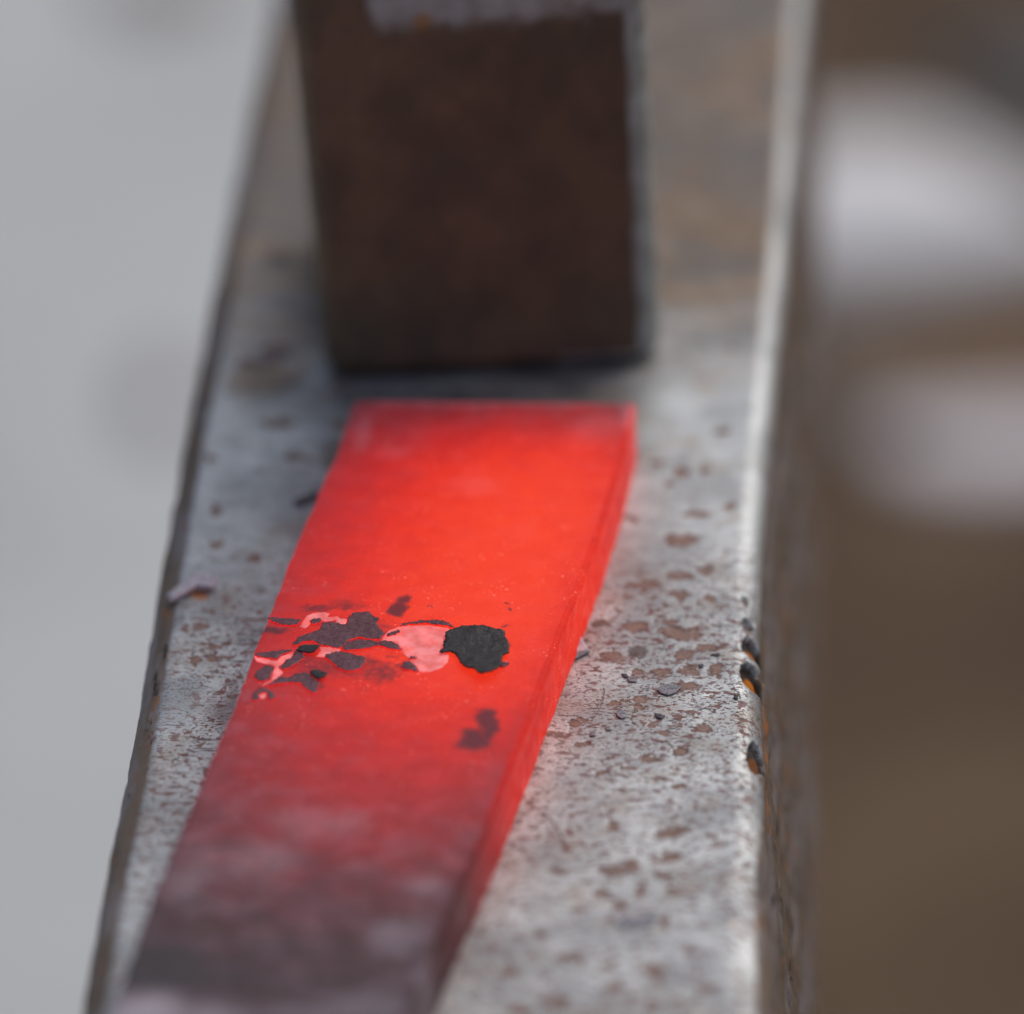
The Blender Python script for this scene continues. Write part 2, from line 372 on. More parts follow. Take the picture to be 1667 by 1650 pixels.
# surface relief: gentle hammer waves, grinding ripples
dz = .00022 * (fbm(mx * .06, my * .05, 3) - .5) + .00005 * (fbm(mx * .25, my * .8, 3) - .5)
dz += .00003 * (fbm(mx * 1.2, my * 2.2, 2) - .5)
rust = np.zeros_like(X); dark_marks = np.zeros_like(X); orange = np.zeros_like(X); chip = np.zeros_like(X)
PXM = 13.5; SF = .545
wx = mx + 1.7 * (fbm(mx * .6, my * .6, 4) - .5) + .8 * (fbm(mx * 2.1, my * 2.1, 3) - .5); wy = my + 2.2 * (fbm(mx * .6 + 50, my * .6 + 9, 4) - .5) + 1.1 * (fbm(mx * 2.1 + 8, my * 2.1 + 30, 3) - .5)
def blob(A, u, v, ru, rv, amp=1., rot=0.):
    c = back(u, v, 0) * 1000; a = ru * .88 / PXM; b = rv * .88 / PXM / SF
    dx, dy = wx - c[0], wy - c[1]
    if rot: dx, dy = dx * math.cos(rot) + dy * math.sin(rot), -dx * math.sin(rot) + dy * math.cos(rot)
    d = np.sqrt((dx / a) ** 2 + (dy / b) ** 2)
    np.maximum(A, amp * (1 - sm(.5, 1.5, d)), out=A)
for s in [(1108, 878, 34, 13), (1105, 936, 30, 9), (1150, 926, 20, 10), (1045, 952, 36, 9), (1105, 968, 22, 10), (1155, 975, 15, 8), (1130, 835, 32, 7),
          (1185, 822, 16, 8), (1175, 698, 18, 9), (1190, 568, 13, 9), (1110, 770, 13, 11), (1145, 768, 12, 7), (1070, 750, 12, 8), (1088, 790, 12, 8),
          (1022, 845, 26, 8), (1105, 1030, 44, 13), (1090, 1010, 22, 7), (1112, 1066, 24, 14), (1150, 1053, 22, 9), (1080, 1092, 24, 8), (1122, 1090, 16, 8), (1165, 1090, 17, 10),
          (1120, 1113, 30, 7), (1036, 1092, 13, 7), (1000, 1069, 30, 8), (1030, 1020, 22, 10), (980, 1015, 20, 5), (1145, 1185, 18, 8), (1108, 1226, 16, 8), (1045, 1140, 13, 6),
          (1040, 1150, 9, 4), (1065, 1178, 14, 5), (1080, 1192, 10, 7), (930, 1178, 12, 8), (950, 1175, 11, 5), (905, 1195, 28, 5), (945, 1208, 14, 6), (1057, 1234, 22, 7), (1000, 1345, 10, 7),
          (1072, 1268, 14, 5), (1088, 1355, 24, 10), (1095, 1395, 20, 9), (1000, 1418, 30, 11), (1028, 1406, 20, 8), (1082, 1425, 24, 7), (980, 1453, 13, 8), (1040, 1450, 11, 7),
          (1095, 1450, 15, 7), (1010, 1475, 18, 8), (990, 1496, 14, 6), (1075, 1495, 10, 6), (880, 1522, 12, 6), (1060, 1578, 22, 10), (985, 1578, 14, 7), (905, 1628, 18, 11),
          (1000, 1606, 16, 11), (850, 1640, 22, 10), (830, 1580, 14, 9), (1110, 1350, 10, 5), (930, 1560, 26, 7), (1170, 1374, 12, 6), (910, 1420, 14, 6),
          (1120, 1545, 12, 6), (1150, 1610, 16, 8), (1060, 1640, 16, 8), (940, 1480, 12, 6),
          (485, 745, 36, 8), (352, 828, 13, 13), (352, 887, 18, 10), (415, 907, 20, 10), (455, 690, 40, 10), (560, 690, 30, 10), (330, 1018, 12, 7), (345, 745, 12, 8),
          (420, 590, 50, 10), (450, 570, 30, 14), (350, 1050, 14, 6), (345, 1070, 20, 8), (315, 1075, 12, 7), (560, 625, 30, 9),
          (1150, 1130, 14, 5), (1000, 1145, 14, 5), (1020, 1250, 16, 5), (1100, 1280, 16, 5), (980, 1260, 14, 5)]:
    blob(rust, *s)
for s in [(1040, 1060, 18, 12, .8), (980, 1018, 22, 5, .7), (495, 815, 24, 9, .0), (455, 420, 34, 12, .9), (1170, 705, 10, 8, .8), (350, 1160, 30, 30, .55), (375, 1130, 22, 34, .6),
          (440, 768, 60, 5, .6), (400, 790, 20, 5, .5), (930, 1060, 40, 16, .35), (900, 1130, 34, 40, .35), (880, 1230, 30, 30, .35), (560, 700, 60, 24, .5),
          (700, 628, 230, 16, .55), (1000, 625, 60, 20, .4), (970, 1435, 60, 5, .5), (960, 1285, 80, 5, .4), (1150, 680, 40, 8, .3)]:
    blob(dark_marks, *s)  # darker patches, also along the block's foot and beside the bar
blob(orange, 325, 968, 22, 7, .8); blob(orange, 352, 890, 8, 5, .4); blob(orange, 1190, 1500, 8, 6, .3)
# scratches
def scratch(u0, v0, u1, v1, wd=.10, amp=.9, bow=.4):
    a, b = back(u0, v0, 0)[:2] * 1000, back(u1, v1, 0)[:2] * 1000; L = np.linalg.norm(b - a); d = (b - a) / L
    t = ((mx - a[0]) * d[0] + (my - a[1]) * d[1]) / L; p = (mx - a[0]) * -d[1] + (my - a[1]) * d[0] - bow * 4 * t * (1 - t)
    np.maximum(dark_marks, amp * (1 - sm(wd * .5, wd * 1.6, np.abs(p))) * (t > 0) * (t < 1), out=dark_marks)
for q in [(983, 1118, 966, 1168), (972, 1232, 997, 1278), (1082, 1203, 1100, 1236), (886, 1325, 918, 1375, .14), (1100, 1255, 1130, 1238), (1120, 1152, 1168, 1158, .09), (1005, 1286, 1060, 1292, .14),
          (1190, 1118, 1204, 1138), (300, 1200, 330, 1206), (290, 1225, 340, 1219), (262, 1258, 330, 1262), (905, 1165, 960, 1171, .08), (1030, 1216, 1090, 1208, .08), (940, 1262, 1080, 1268, .09)]: scratch(*q)
rs_ = np.random.default_rng(3)
for _ in range(46):
    u = rs_.uniform(880, 1200); v = rs_.uniform(930, 1330); l = rs_.uniform(8, 40); an = rs_.normal(0, .35)
    scratch(u, v, u + l * math.cos(an), v + l * math.sin(an) * .6, rs_.uniform(.04, .08), rs_.uniform(.4, .8), rs_.normal(0, .3))
# chips broken out of the right-hand edge
for (u, v, ru, rv, dep, og) in [(1226, 1057, 17, 17, .0009, .9), (1226, 1101, 18, 23, .0011, 1.), (1218, 1022, 9, 12, .0006, 0), (1214, 985, 6, 8, .0005, .3), (1231, 1232, 13, 28, .0009, .3),
                                 (1243, 1425, 8, 40, .0003, 0)]:
    c = back(u, v, -.0009) * 1000; a = ru / PXM; b = rv / PXM / SF * .95
    jag = .35 * (fbm(mx * 1.3 + u, my * 1.3, 2) - .5)
    d = np.sqrt(((mx - c[0]) / a * .85) ** 2 + ((my - c[1]) / b) ** 2) + jag
    m_ = 1 - sm(.78, 1.0, d)
    m_ *= (Z > -.006)
    dz -= dep * m_ * (.75 + .5 * (fbm(mx * 1.1, my * 1.1, 2) - .5)) ; X -= dep * .7 * m_ * (K < -.05)
    chip = np.maximum(chip, m_ * min(.95, dep / .0010))
    od = np.sqrt(((mx - c[0] - a * .45) / (a * .8)) ** 2 + ((my - c[1] + b * .1) / (b * .42)) ** 2) + jag
    orange = np.maximum(orange, og * m_ * (1 - sm(.8, 1.2, od)))
# flaky right side
side = sm(-.85, -1.15, K)
fl = fbm(my * .22 + 3, Z * 1000 * .5 + my * .04, 4)
X = X + side * (.0004 * (sm(.42, .62, fl) - .5) + .00012 * (fbm(my * .5, Z * 1500, 4) - .5))
X = X + (K > .3) * .00045 * (fbm(my * .25, Z * 300, 4) - .5)
cr = my * 1.0
orange = np.maximum(orange, side * .8 * (1 - sm(.0009, .0016, np.abs(Z + .0075))) * sm(-14, -9, -np.abs(my - back(1240, 1160, 0)[1] * 1000)) * 0.8)
shade_stain = 1.15 * (1 - sm(200, 880, np.interp(my, np.sort(ys) * 1000, rows[np.argsort(ys)])))  # dark reflection painted in: face dims towards the far end; stains added below
for q in [(430, 620, 90, 50, .75), (560, 740, 60, 40, .6), (370, 480, 60, 50, .6), (1150, 200, 90, 60, .8), (1130, 90, 90, 50, .9), (380, 1170, 40, 40, .5), (920, 1060, 50, 30, .5)]: blob(shade_stain, *q)
shade_stain *= 1 - .9 * sm(.02, .35, -K) * (K > -1)       # the right crest is rubbed bright
speck = sm(760, 1050, np.interp(my, np.sort(ys) * 1000, rows[np.argsort(ys)])) * (.55 + .9 * (fbm(mx * .12, my * .12, 3) - .3))
Zd = Z + dz * (np.abs(K) < 1.2)
stain = rust * .00006; Zd -= stain * (np.abs(K) < .3)
me = grid_mesh('anvil_top', np.stack([X, Y, Zd], -1)[:, ::-1], dict(wear=wear[:, ::-1], rust=rust[:, ::-1], dark_marks=dark_marks[:, ::-1], orange=orange[:, ::-1], shade_stain=shade_stain[:, ::-1], chip=chip[:, ::-1], speck=np.clip(speck, 0, 1)[:, ::-1]))
anvil = bpy.data.objects.new('anvil', None); C.objects.link(anvil)
acy = float(back(760, 900, 0)[1]); acx = float(back(760, 900, 0)[0]); anvil.location = (acx, acy, GZ)
tag(anvil, 'worn grey steel anvil with rust freckled top and chipped right edge under the glowing bar', 'anvil')
def under(o):                                  # parent without moving
    o.parent = anvil; o.location = -Vector(anvil.location)
    return o
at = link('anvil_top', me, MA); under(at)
# waist and foot under the table of the anvil, down to the ground
bm = bmesh.new()
y0, y1 = ys.min() + .02, ys.max() - .02
def ring(z, hx, ya, yb): return [bm.verts.new((acx + sx_ * hx, yy, z)) for sx_, yy in ((-1, ya), (1, ya), (1, yb), (-1, yb))]
rs = [ring(-.0599, .030, ys.min(), ys.max()), ring(-.075, .024, y0, y1 - .05), ring(-.16, .018, y0 + .03, y0 + .13), ring(-.38, .022, y0 + .03, y0 + .13), ring(-.44, .05, y0, y0 + .17), ring(GZ, .06, y0 - .02, y0 + .19)]
for a, b in zip(rs, rs[1:]):
    for i in range(4): bm.faces.new((a[i], a[(i + 1) % 4], b[(i + 1) % 4], b[i]))
bm.faces.new(rs[0]); bm.faces.new(rs[-1]); bmesh.ops.recalc_face_normals(bm, faces=bm.faces)
bmesh.ops.bevel(bm, geom=[e for e in bm.edges], offset=.004, segments=2, affect='EDGES')
me = bpy.data.meshes.new('anvil_base'); bm.to_mesh(me); bm.free()
mb = mat_ground('dark_oxide_steel', [(.3, (.05, .04, .035)), (.6, (.12, .10, .085))], .05, .4, .6)
under(link('anvil_base', me, mb))

# ------------------------------------------------------------------ glowing bar
T = .008
le = xy_of([(578, 650), (548, 730), (520, 792), (475, 903), (445, 985), (415, 1062), (385, 1137), (345, 1228), (300, 1332), (255, 1445), (207, 1577), (180, 1645), (97, 1850)], T)
re_ = xy_of([(1037, 652), (1010, 765), (978, 865), (950, 942), (920, 1018), (897, 1080), (878, 1128), (855, 1190), (820, 1285), (785, 1372), (752, 1445), (727, 1505), (690, 1593), (668, 1648), (590, 1840)], T)
yend = float(back(800, 651, T)[1]); ysta = float(back(350, 1850, T)[1])
brow = np.concatenate([np.linspace(1850, 1400, 90), np.arange(1396, 900, -2.6), np.linspace(898, 652, 70)])
by = np.array([back(600, v, T)[1] for v in brow]); by = by - by.min(); by = by / by.max() * (yend - ysta) + ysta
yu = np.linspace(ysta, yend, 400)
def ex(q):                                     # interpolation with linear continuation
    a = sx(yu, q); return a
BL = np.interp(by, yu, smooth(ex(le), 6)); BR = np.interp(by, yu, smooth(ex(re_), 6))
BL = BL + .00018 * (fbm(by * 500, by * 0 + 3, 4) - .5) * 2 + .0006 * (fbm(by * 70, by * 0 + 3, 2) - .5); BR = BR + .00012 * (fbm(by * 700, by * 0 + 9, 4) - .5) * 2
rb = .0007
cols = []
for z in np.linspace(.0002, T - rb, 5)[:-1]: cols.append((BL, z, 1))
for p in np.linspace(0, math.pi / 2, 6, endpoint=False): cols.append((BL + rb * (1 - math.cos(p)), T - rb + rb * math.sin(p), 1))
for t in np.linspace(0, 1, 210)[:-1]: cols.append(((BL + rb) * (1 - t) + (BR - rb) * t, T, 0))
for p in np.linspace(0, math.pi / 2, 7): cols.append((BR - rb * (1 - math.sin(p)), T - rb + rb * math.cos(p), -1))
for z in np.linspace(T - rb, .0002, 14)[1:]: cols.append((BR + .0001 * np.sin(z * 900), z, -1.5))
bX = np.stack([c[0] for c in cols], 1); bZ = np.stack([np.full_like(BL, c[1]) for c in cols], 1); bK = np.tile(np.array([float(c[2]) for c in cols]), (len(by), 1))
bY = np.tile(by[:, None], (1, bX.shape[1]))
# round the far corners and turn the far edge down
ye = yend - bY
rc = .0011
xc0 = (BL[-1] + BR[-1]) / 2
drop = np.where(ye < rb, rb - np.sqrt(np.maximum(rb ** 2 - (rb - ye) ** 2, 0)), 0)
bZ = np.minimum(bZ, T - drop)
inn = np.where(ye < rc, rc - np.sqrt(np.maximum(rc ** 2 - (rc - ye) ** 2, 0)), 0)
bX = np.clip(bX, BL[:, None] + inn, BR[:, None] - inn)
hx, hy = bX * 1000, bY * 1000
bZ = bZ + (bK == 0) * (.00010 * (fbm(hx * .25, hy * .25, 3) - .5) + .00006 * (fbm(hx * 1.5, hy * 1.5, 3) - .5))
bX = bX + (bK < -1) * .00015 * (fbm(hy * .7, bZ * 800, 3) - .5)
# heat field: temperatures along and across the bar
LP = [(600, .40), (650, .47), (672, .58), (705, .76), (755, .93), (840, 1.0), (1000, 1.0), (1070, .95), (1140, .85), (1215, .72), (1290, .60), (1365, .47), (1440, .34), (1510, .21), (1590, .09), (1680, .02), (1900, 0)]
lpy = np.array([back(700, v, T)[1] * 1000 for v, _ in LP]); lph = np.array([h for _, h in LP]); oo = np.argsort(lpy)
bt = (bX - BL[:, None]) / (BR - BL)[:, None]
warp = 5.0 * (fbm(hx * .07 + 4, hy * .07, 3) - .5)
prof = np.interp(yu * 1000, lpy[oo], lph[oo]); prof = smooth(prof, 8)
heat = np.interp(hy + warp, yu * 1000, prof) * smooth(np.interp(np.linspace(0, 1, 101), [0, .04, .15, .33, .55, .78, .93, 1], [.60, .66, .74, .86, .97, 1.0, .93, .84]), 4)[(np.clip(bt, 0, 1) * 100).astype(int)]
side_ = (bK <= -1) * 1.0
sideheat = np.interp(hy, [back(720, 1640, 0)[1] * 1000, back(765, 1500, 0)[1] * 1000, back(785, 1450, 0)[1] * 1000, back(828, 1340, 0)[1] * 1000, back(935, 1050, 0)[1] * 1000, back(1030, 740, 0)[1] * 1000], [.16, .34, .48, .70, .86, .72])
heat = np.where(bK <= -1, sideheat, heat)
heat += (bK == -1.5) * .10 * (fbm(hy * .12, bZ * 350, 3) - .5)
oxide = np.zeros_like(bX); bare_sheen = np.zeros_like(bX)
wx = hx + 1.5 * (fbm(hx * .7, hy * .7, 3) - .5); wy = hy + 1.8 * (fbm(hx * .7 + 50, hy * .7 + 9, 3) - .5)
def bblob(A, u, v, ru, rv, amp=1., soft=.75):
    c = back(u, v, T) * 1000
    d = np.sqrt(((wx - c[0]) / (ru / PXM)) ** 2 + ((wy - c[1]) / (rv / PXM / SF)) ** 2)
    np.maximum(A, amp * (1 - sm(1 - soft, 1 + soft, d)), out=A)
for s in [(790, 1170, 17, 18), (772, 1203, 26, 18), (800, 1185, 10, 18), (648, 990, 14, 13), (656, 975, 14, 8, .8), (560, 988, 12, 10, .7), (520, 988, 26, 7, .7), (440, 1025, 26, 7, .8),
          (600, 1080, 22, 14, .6), (510, 1115, 18, 10, .7), (555, 1050, 60, 12, .4), (820, 1050, 8, 10, .8), (822, 983, 6, 2, .9), (830, 992, 7, 2, .9), (820, 1018, 8, 3, .8),
          (660, 1082, 16, 7, .8), (640, 1066, 16, 4, .5), (262, 1575, 66, 34, 1.), (340, 1590, 80, 26, .6), (430, 1610, 80, 20, .4), (330, 1335, 16, 7, .35), (405, 1358, 12, 7, .4), (590, 1440, 34, 10, .4), (500, 1462, 30, 10, .5), (425, 1495, 26, 12, .5), (460, 1545, 60, 10, .4), (730, 1470, 10, 14, .4), (390, 1470, 14, 8, .4), (560, 1350, 30, 8, .3), (690, 1330, 30, 8, .25),
          (585, 1030, 70, 26, .55), (545, 1085, 76, 20, .55), (620, 1095, 34, 18, .62), (480, 1075, 44, 16, .55), (560, 985, 50, 10, .5), (700, 1085, 40, 10, .3), (700, 985, 10, 4, .5)]:
    bblob(oxide, *s)
for s in [(690, 1440, 26, 12, .35), (645, 1525, 36, 20, .38), (235, 1648, 56, 26, .95), (330, 1660, 60, 22, .55), (500, 1650, 60, 12, .3), (600, 1640, 60, 20, .3), (520, 1340, 60, 20, .25), (420, 1400, 60, 26, .25),
          (330, 1400, 40, 26, .2), (300, 1440, 30, 20, .3), (695, 1600, 16, 30, .4), (800, 652, 260, 9, .34), (1022, 670, 12, 24, .4), (590, 700, 14, 30, .25), (640, 735, 24, 12, .16), (770, 790, 40, 14, .12), (965, 700, 40, 20, .14), (860, 1500, 10, 10, .0)]:
    bblob(bare_sheen, *s, soft=.85)  # painted pale sheen on exposed and dusty areas of the bar
me = grid_mesh('bar_body', np.stack([bX, bY, bZ], -1)[:, ::-1], dict(hotness=heat[:, ::-1], side=side_[:, ::-1], oxide=oxide[:, ::-1], bare_sheen=bare_sheen[:, ::-1]))
# far end cap
bm = bmesh.new(); bm.from_mesh(me); bm.verts.ensure_lookup_table()
nc = bX.shape[1]
bm.faces.new([bm.verts[(len(by) - 1) * nc + i] for i in range(nc)])
bm.faces.new([bm.verts[i] for i in range(nc)][::-1])
bm.to_mesh(me); bm.free()
bar = bpy.data.objects.new('glowing_bar', None); C.objects.link(bar)
bo = Vector((float((BL[0] + BR[0]) / 2), float(by[0]), 0.0)); bar.location = bo
tag(bar, 'red hot flat steel bar lying on the anvil, dull purple at its near end', 'steel bar')
def ride(o): o.parent = bar; o.location = Vector(o.location) - bo; return o
ride(link('bar_body', me, MB))

# ------------------------------------------------------------------ scale flakes and bare patches
def sheet(name, pts, z, thick, m, seed=0, jag=.10, curl=0., curl_dir=(0, 1), crinkle=.0001, step=.00035, rim=None):
    """thin broken sheet: outline in plan, ragged edge, crinkled, real thickness; origin at its own place"""
    r = np.random.default_rng(seed)
    P = np.array([back(u, v, z)[:2] for u, v in pts]); c = P.mean(0)
    out = []
    for a, b in zip(P, np.roll(P, -1, 0)):
        L = np.linalg.norm(b - a); k = max(1, int(L / (step * .6)))
        nrm = np.array([-(b - a)[1], (b - a)[0]]) / max(L, 1e-9)
        for i in range(k):
            t = i / k; out.append(a + (b - a) * t + nrm * (r.random() - .5) * 2 * jag * .001 * (1 if i else .4))
    O = np.array(out)
    lo, hi = O.min(0), O.max(0)
    gx, gy = np.meshgrid(np.arange(lo[0], hi[0], step), np.arange(lo[1], hi[1], step))
    G = np.stack([gx.ravel(), gy.ravel()], 1) + (r.random((gx.size, 2)) - .5) * step * .6
    # keep inside points
    x, y = G[:, 0], G[:, 1]; ins = np.zeros(len(G), bool)
    for (x1, y1), (x2, y2) in zip(O, np.roll(O, -1, 0)):
        cnd = ((y1 > y) != (y2 > y)); ins ^= cnd & (x < (x2 - x1) * (y - y1) / ((y2 - y1) if y2 != y1 else 1e-12) + x1)
    G = G[ins]
    if len(G):
        dmin = np.sqrt(((G[:, None] - O[None]) ** 2).sum(-1)).min(1); G = G[dmin > step * .45]
    V = [Vector(((p[0] - c[0]) * 1000, (p[1] - c[1]) * 1000)) for p in np.concatenate([O, G])]
    n = len(O)
    vs, es, fs, *_ = delaunay_2d_cdt(V, [(i, (i + 1) % n) for i in range(n)], [], 1, 1e-5)
    bm = bmesh.new()
    q = np.array([[v.x, v.y] for v in vs]) ; hw = (q * np.array(curl_dir)).sum(1)
    s_ = max(1e-6, np.abs(hw).max())
    h = curl * (np.abs(hw) / s_) ** 2 * (hw > 0) + crinkle * (fbm(q[:, 0] * 1.1 + seed, q[:, 1] * 1.1, 3) - .5) * 2
    tv = [bm.verts.new((a[0] / 1000, a[1] / 1000, hh + thick)) for a, hh in zip(q, h)]
    bv = [bm.verts.new((a[0] / 1000, a[1] / 1000, hh)) for a, hh in zip(q, h)]
    cnt = {}
    for f in fs:
        bm.faces.new([tv[i] for i in f]); bm.faces.new([bv[i] for i in reversed(f)])
        for i, j in zip(f, list(f[1:]) + [f[0]]): cnt[(i, j)] = 1
    for (i, j) in cnt:
        if (j, i) not in cnt: bm.faces.new([tv[j], tv[i], bv[i], bv[j]]).material_index = 1 if rim else 0
    bmesh.ops.recalc_face_normals(bm, faces=bm.faces)
    for f in bm.faces: f.smooth = abs(f.normal.z) > .5
    me = bpy.data.meshes.new(name); bm.to_mesh(me); bm.free()
    o = link(name, me, m); o.location = (c[0], c[1], z)
    if rim: me.materials.append(rim)
    return o
def zz(pts, x0, y0, s): return [(x0 + a / s, y0 + b / s) for a, b in pts]
A_ = lambda p: zz(p, 400, 960, 6.946)          # read off enlarged views of the photograph
B_ = lambda p: zz(p, 600, 960, 5.893)
ZT = T + .00003
bares = [
 A_([(90, 740), (130, 770), (200, 775), (300, 800), (350, 805), (390, 760), (440, 740), (545, 700), (550, 755), (470, 790), (400, 850), (370, 890), (425, 935), (380, 980), (300, 1035), (230, 1070), (170, 1095), (210, 1060), (290, 1020), (305, 970), (300, 930), (335, 880), (300, 850), (200, 835), (120, 810)]),
 A_([(610, 420), (650, 350), (700, 290), (800, 260), (880, 255), (950, 270), (920, 305), (980, 310), (1040, 300), (1070, 330), (1150, 330), (1120, 395), (1030, 385), (1020, 340), (960, 355), (880, 360), (830, 330), (750, 340), (720, 400), (670, 440)]),
 A_([(840, 650), (960, 650), (1070, 670), (1060, 700), (960, 720), (880, 765), (790, 755), (830, 720), (850, 690)]),
 B_([(110, 500), (150, 440), (200, 390), (280, 360), (400, 345), (560, 340), (760, 370), (800, 400), (745, 430), (735, 480), (720, 540), (700, 600), (770, 620), (760, 690), (700, 750), (600, 785), (490, 795), (450, 740), (420, 720), (390, 690), (380, 650), (330, 610), (320, 570), (260, 510), (180, 490)]),
 A_([(155, 1190), (210, 1165), (238, 1180), (210, 1225), (160, 1232)]),
]
for i, p in enumerate(bares): ride(sheet('bare_patch', p, ZT, .00004, MBARE, 40 + i, jag=.05, crinkle=.00002))
purple = [
 A_([(1160, 300), (1260, 260), (1400, 255), (1440, 290), (1500, 330), (1495, 400), (1545, 470), (1570, 520), (1500, 570), (1380, 560), (1280, 535), (1200, 565), (1130, 610), (1050, 665), (950, 645), (820, 625), (780, 590), (700, 590), (640, 600), (560, 640), (530, 610), (600, 540), (700, 505), (780, 480), (850, 440), (870, 380), (960, 365), (1100, 400), (1150, 380)]),
 A_([(1090, 650), (1150, 600), (1260, 570), (1400, 575), (1520, 600), (1520, 640), (1400, 660), (1250, 680), (1130, 695)]),
 A_([(900, 740), (1000, 715), (1080, 700), (1220, 735), (1340, 760), (1360, 830), (1280, 900), (1160, 930), (1060, 900), (980, 830), (900, 770)]),
 A_([(380, 880), (440, 820), (520, 760), (560, 690), (640, 700), (660, 770), (600, 830), (500, 890), (420, 915)]),
 A_([(250, 330), (300, 315), (420, 325), (520, 330), (630, 350), (600, 395), (500, 410), (400, 395), (300, 375)]),
 A_([(90, 965), (150, 900), (230, 860), (330, 885), (305, 940), (280, 1000), (230, 1035), (150, 1040), (100, 1010)]),
 A_([(320, 1030), (380, 985), (480, 1000), (560, 950), (700, 940), (740, 990), (800, 1030), (840, 1080), (810, 1150), (760, 1185), (690, 1130), (620, 1060), (540, 1050), (430, 1060), (350, 1070), (260, 1095)]),
 A_([(60, 1240), (80, 1170), (180, 1110), (260, 1130), (320, 1180), (345, 1230), (260, 1255), (240, 1180), (205, 1165), (155, 1190), (160, 1240), (120, 1265)]),
 A_([(100, 745), (180, 715), (300, 700), (400, 690), (520, 675), (540, 700), (440, 725), (400, 745), (350, 790), (270, 780), (190, 765)]),
 B_([(90, 510), (150, 490), (220, 500), (270, 530), (325, 575), (260, 580), (180, 560), (110, 540)]),
 B_([(300, 355), (340, 320), (440, 310), (520, 290), (600, 295), (720, 300), (780, 330), (830, 365), (740, 350), (640, 340), (540, 325), (440, 330), (370, 340)]),
 B_([(170, 445), (210, 410), (290, 390), (305, 400), (260, 435), (200, 450)]),
 B_([(310, 740), (330, 700), (400, 695), (450, 740), (485, 788), (400, 780), (340, 765)]),
 B_([(380, 665), (420, 640), (465, 655), (440, 672), (400, 675)]),
 A_([(725, 360), (780, 325), (850, 335), (840, 375), (790, 390), (735, 395)]),
]
for i, p in enumerate(purple): ride(sheet('scale_patch', p, T + .00005, .00013, MPURP, 60 + i, jag=.17, crinkle=.00009, rim=MRIM, step=.00028))
black = [
 (A_([(570, 680), (610, 640), (700, 622), (780, 630), (845, 660), (830, 690), (780, 730), (690, 715), (620, 700)]), .0006, (1, -.3)),
 (A_([(720, 925), (800, 905), (870, 930), (925, 965), (900, 1000), (830, 1020), (760, 985)]), .0005, (1, -.2)),
]
for i, (p, cu, dr) in enumerate(black): ride(sheet('scale_flake', p, T + .00022, .00014, MBLACK, 80 + i, jag=.08, curl=cu, curl_dir=dr, crinkle=.00009))
big = B_([(735, 430), (760, 400), (850, 370), (900, 350), (980, 345), (1050, 350), (1110, 347), (1180, 370), (1260, 385), (1305, 400), (1310, 450), (1335, 510), (1350, 560), (1345, 620), (1285, 640), (1280, 690),
          (1285, 740), (1220, 800), (1150, 835), (1100, 855), (1050, 830), (1020, 790), (950, 765), (900, 735), (870, 680), (830, 610), (780, 590), (700, 605), (680, 595), (720, 550), (715, 500), (740, 470)])
o = ride(sheet('scale_flake', big, T + .00035, .00018, MBLACK, 91, jag=.10, curl=.0007, curl_dir=(.4, -1), crinkle=.00016))
tag(o, 'large black flake of scale with ragged edge standing up from the bar')
ride(sheet('scale_patch', B_([(1280, 690), (1350, 700), (1345, 720), (1290, 750), (1250, 740)]), T + .00007, .00009, MPURP, 92, jag=.06))

# loose things on the anvil face
GL = 'loose scale flakes on the anvil face'
loose = [
 ([(-18, 0), (-6, -8), (12, -7), (22, -3), (12, 6), (0, 10), (-12, 6)], 1087, 1122, MGREY, 'grey kite shaped flake near the long rust bloom, largest right of the bar'),
 ([(-8, -2), (0, -8), (8, -2), (9, 6), (2, 8), (-5, 4)], 1010, 1162, MGREY, 'upright grey flake with a dark rim midway between the bar and the right edge'),
 ([(-9, -4), (0, -2), (10, 1), (4, 5), (-4, 3)], 1073, 1165, MDARK, 'dark purple wedge flake right of the upright grey flake'),
 ([(-9, -2), (0, -4), (9, 0), (6, 4), (-4, 4)], 1029, 1106, MGREY, 'small blue grey flake just under the brown rust bloom'),
 ([(-7, -3), (2, -2), (6, 2), (-2, 3)], 1018, 1100, MDARK, 'tiny dark flake touching the brown rust bloom, left of the small blue grey one'),
 ([(-4, -2), (4, -2), (4, 2), (-3, 3)], 1141, 1084, MDARK, 'tiny black grain right of the middle rust blooms'),
 ([(-9, -1), (5, -2), (9, 1), (0, 2)], 1165, 1066, MDARK, 'thin dark sliver under the oval rust ring near the chipped edge'),
 ([(-6, -3), (3, -3), (6, 2), (-3, 3)], 990, 1186, MGREY, 'thin grey flake lying low below the upright grey flake'),
 ([(-5, -3), (3, -3), (5, 3), (-4, 3)], 965, 1195, MGREY, 'small bluish flake near the bar at the rust streaks'),
 ([(-38, 4), (-20, -9), (0, -3), (22, -10), (34, -4), (20, 10), (-5, 6), (-25, 12)], 1037, 1500, MGREY, 'blurred slate grey flake in the lower right of the anvil face'),
 ([(-22, 2), (-5, -8), (20, -14), (28, -4), (5, 4), (-12, 10)], 497, 815, MDARK, 'dark flake left of the bar beside the upper rust arcs'),
 ([(-4, -3), (4, -2), (3, 3), (-3, 2)], 1198, 1135, MDARK, 'tiny black grain on the bright right crest'),
]
for i, (p, u, v, m, lab) in enumerate(loose):
    o = sheet('loose_flake', [(u + a, v + b) for a, b in p], .00006, .00007, m, 120 + i, jag=.03, curl=.00012, curl_dir=(.3, 1), crinkle=.00003, step=.00018)
    tag(o, lab, 'scale flake', GL)
o = sheet('loose_flake', [(915, 1040), (935, 1036), (950, 1046), (958, 1060), (940, 1064), (915, 1076)], .0002, .0003, MSHEEN, 140, jag=.06, curl=.0012, curl_dir=(.2, 1), crinkle=.0001)
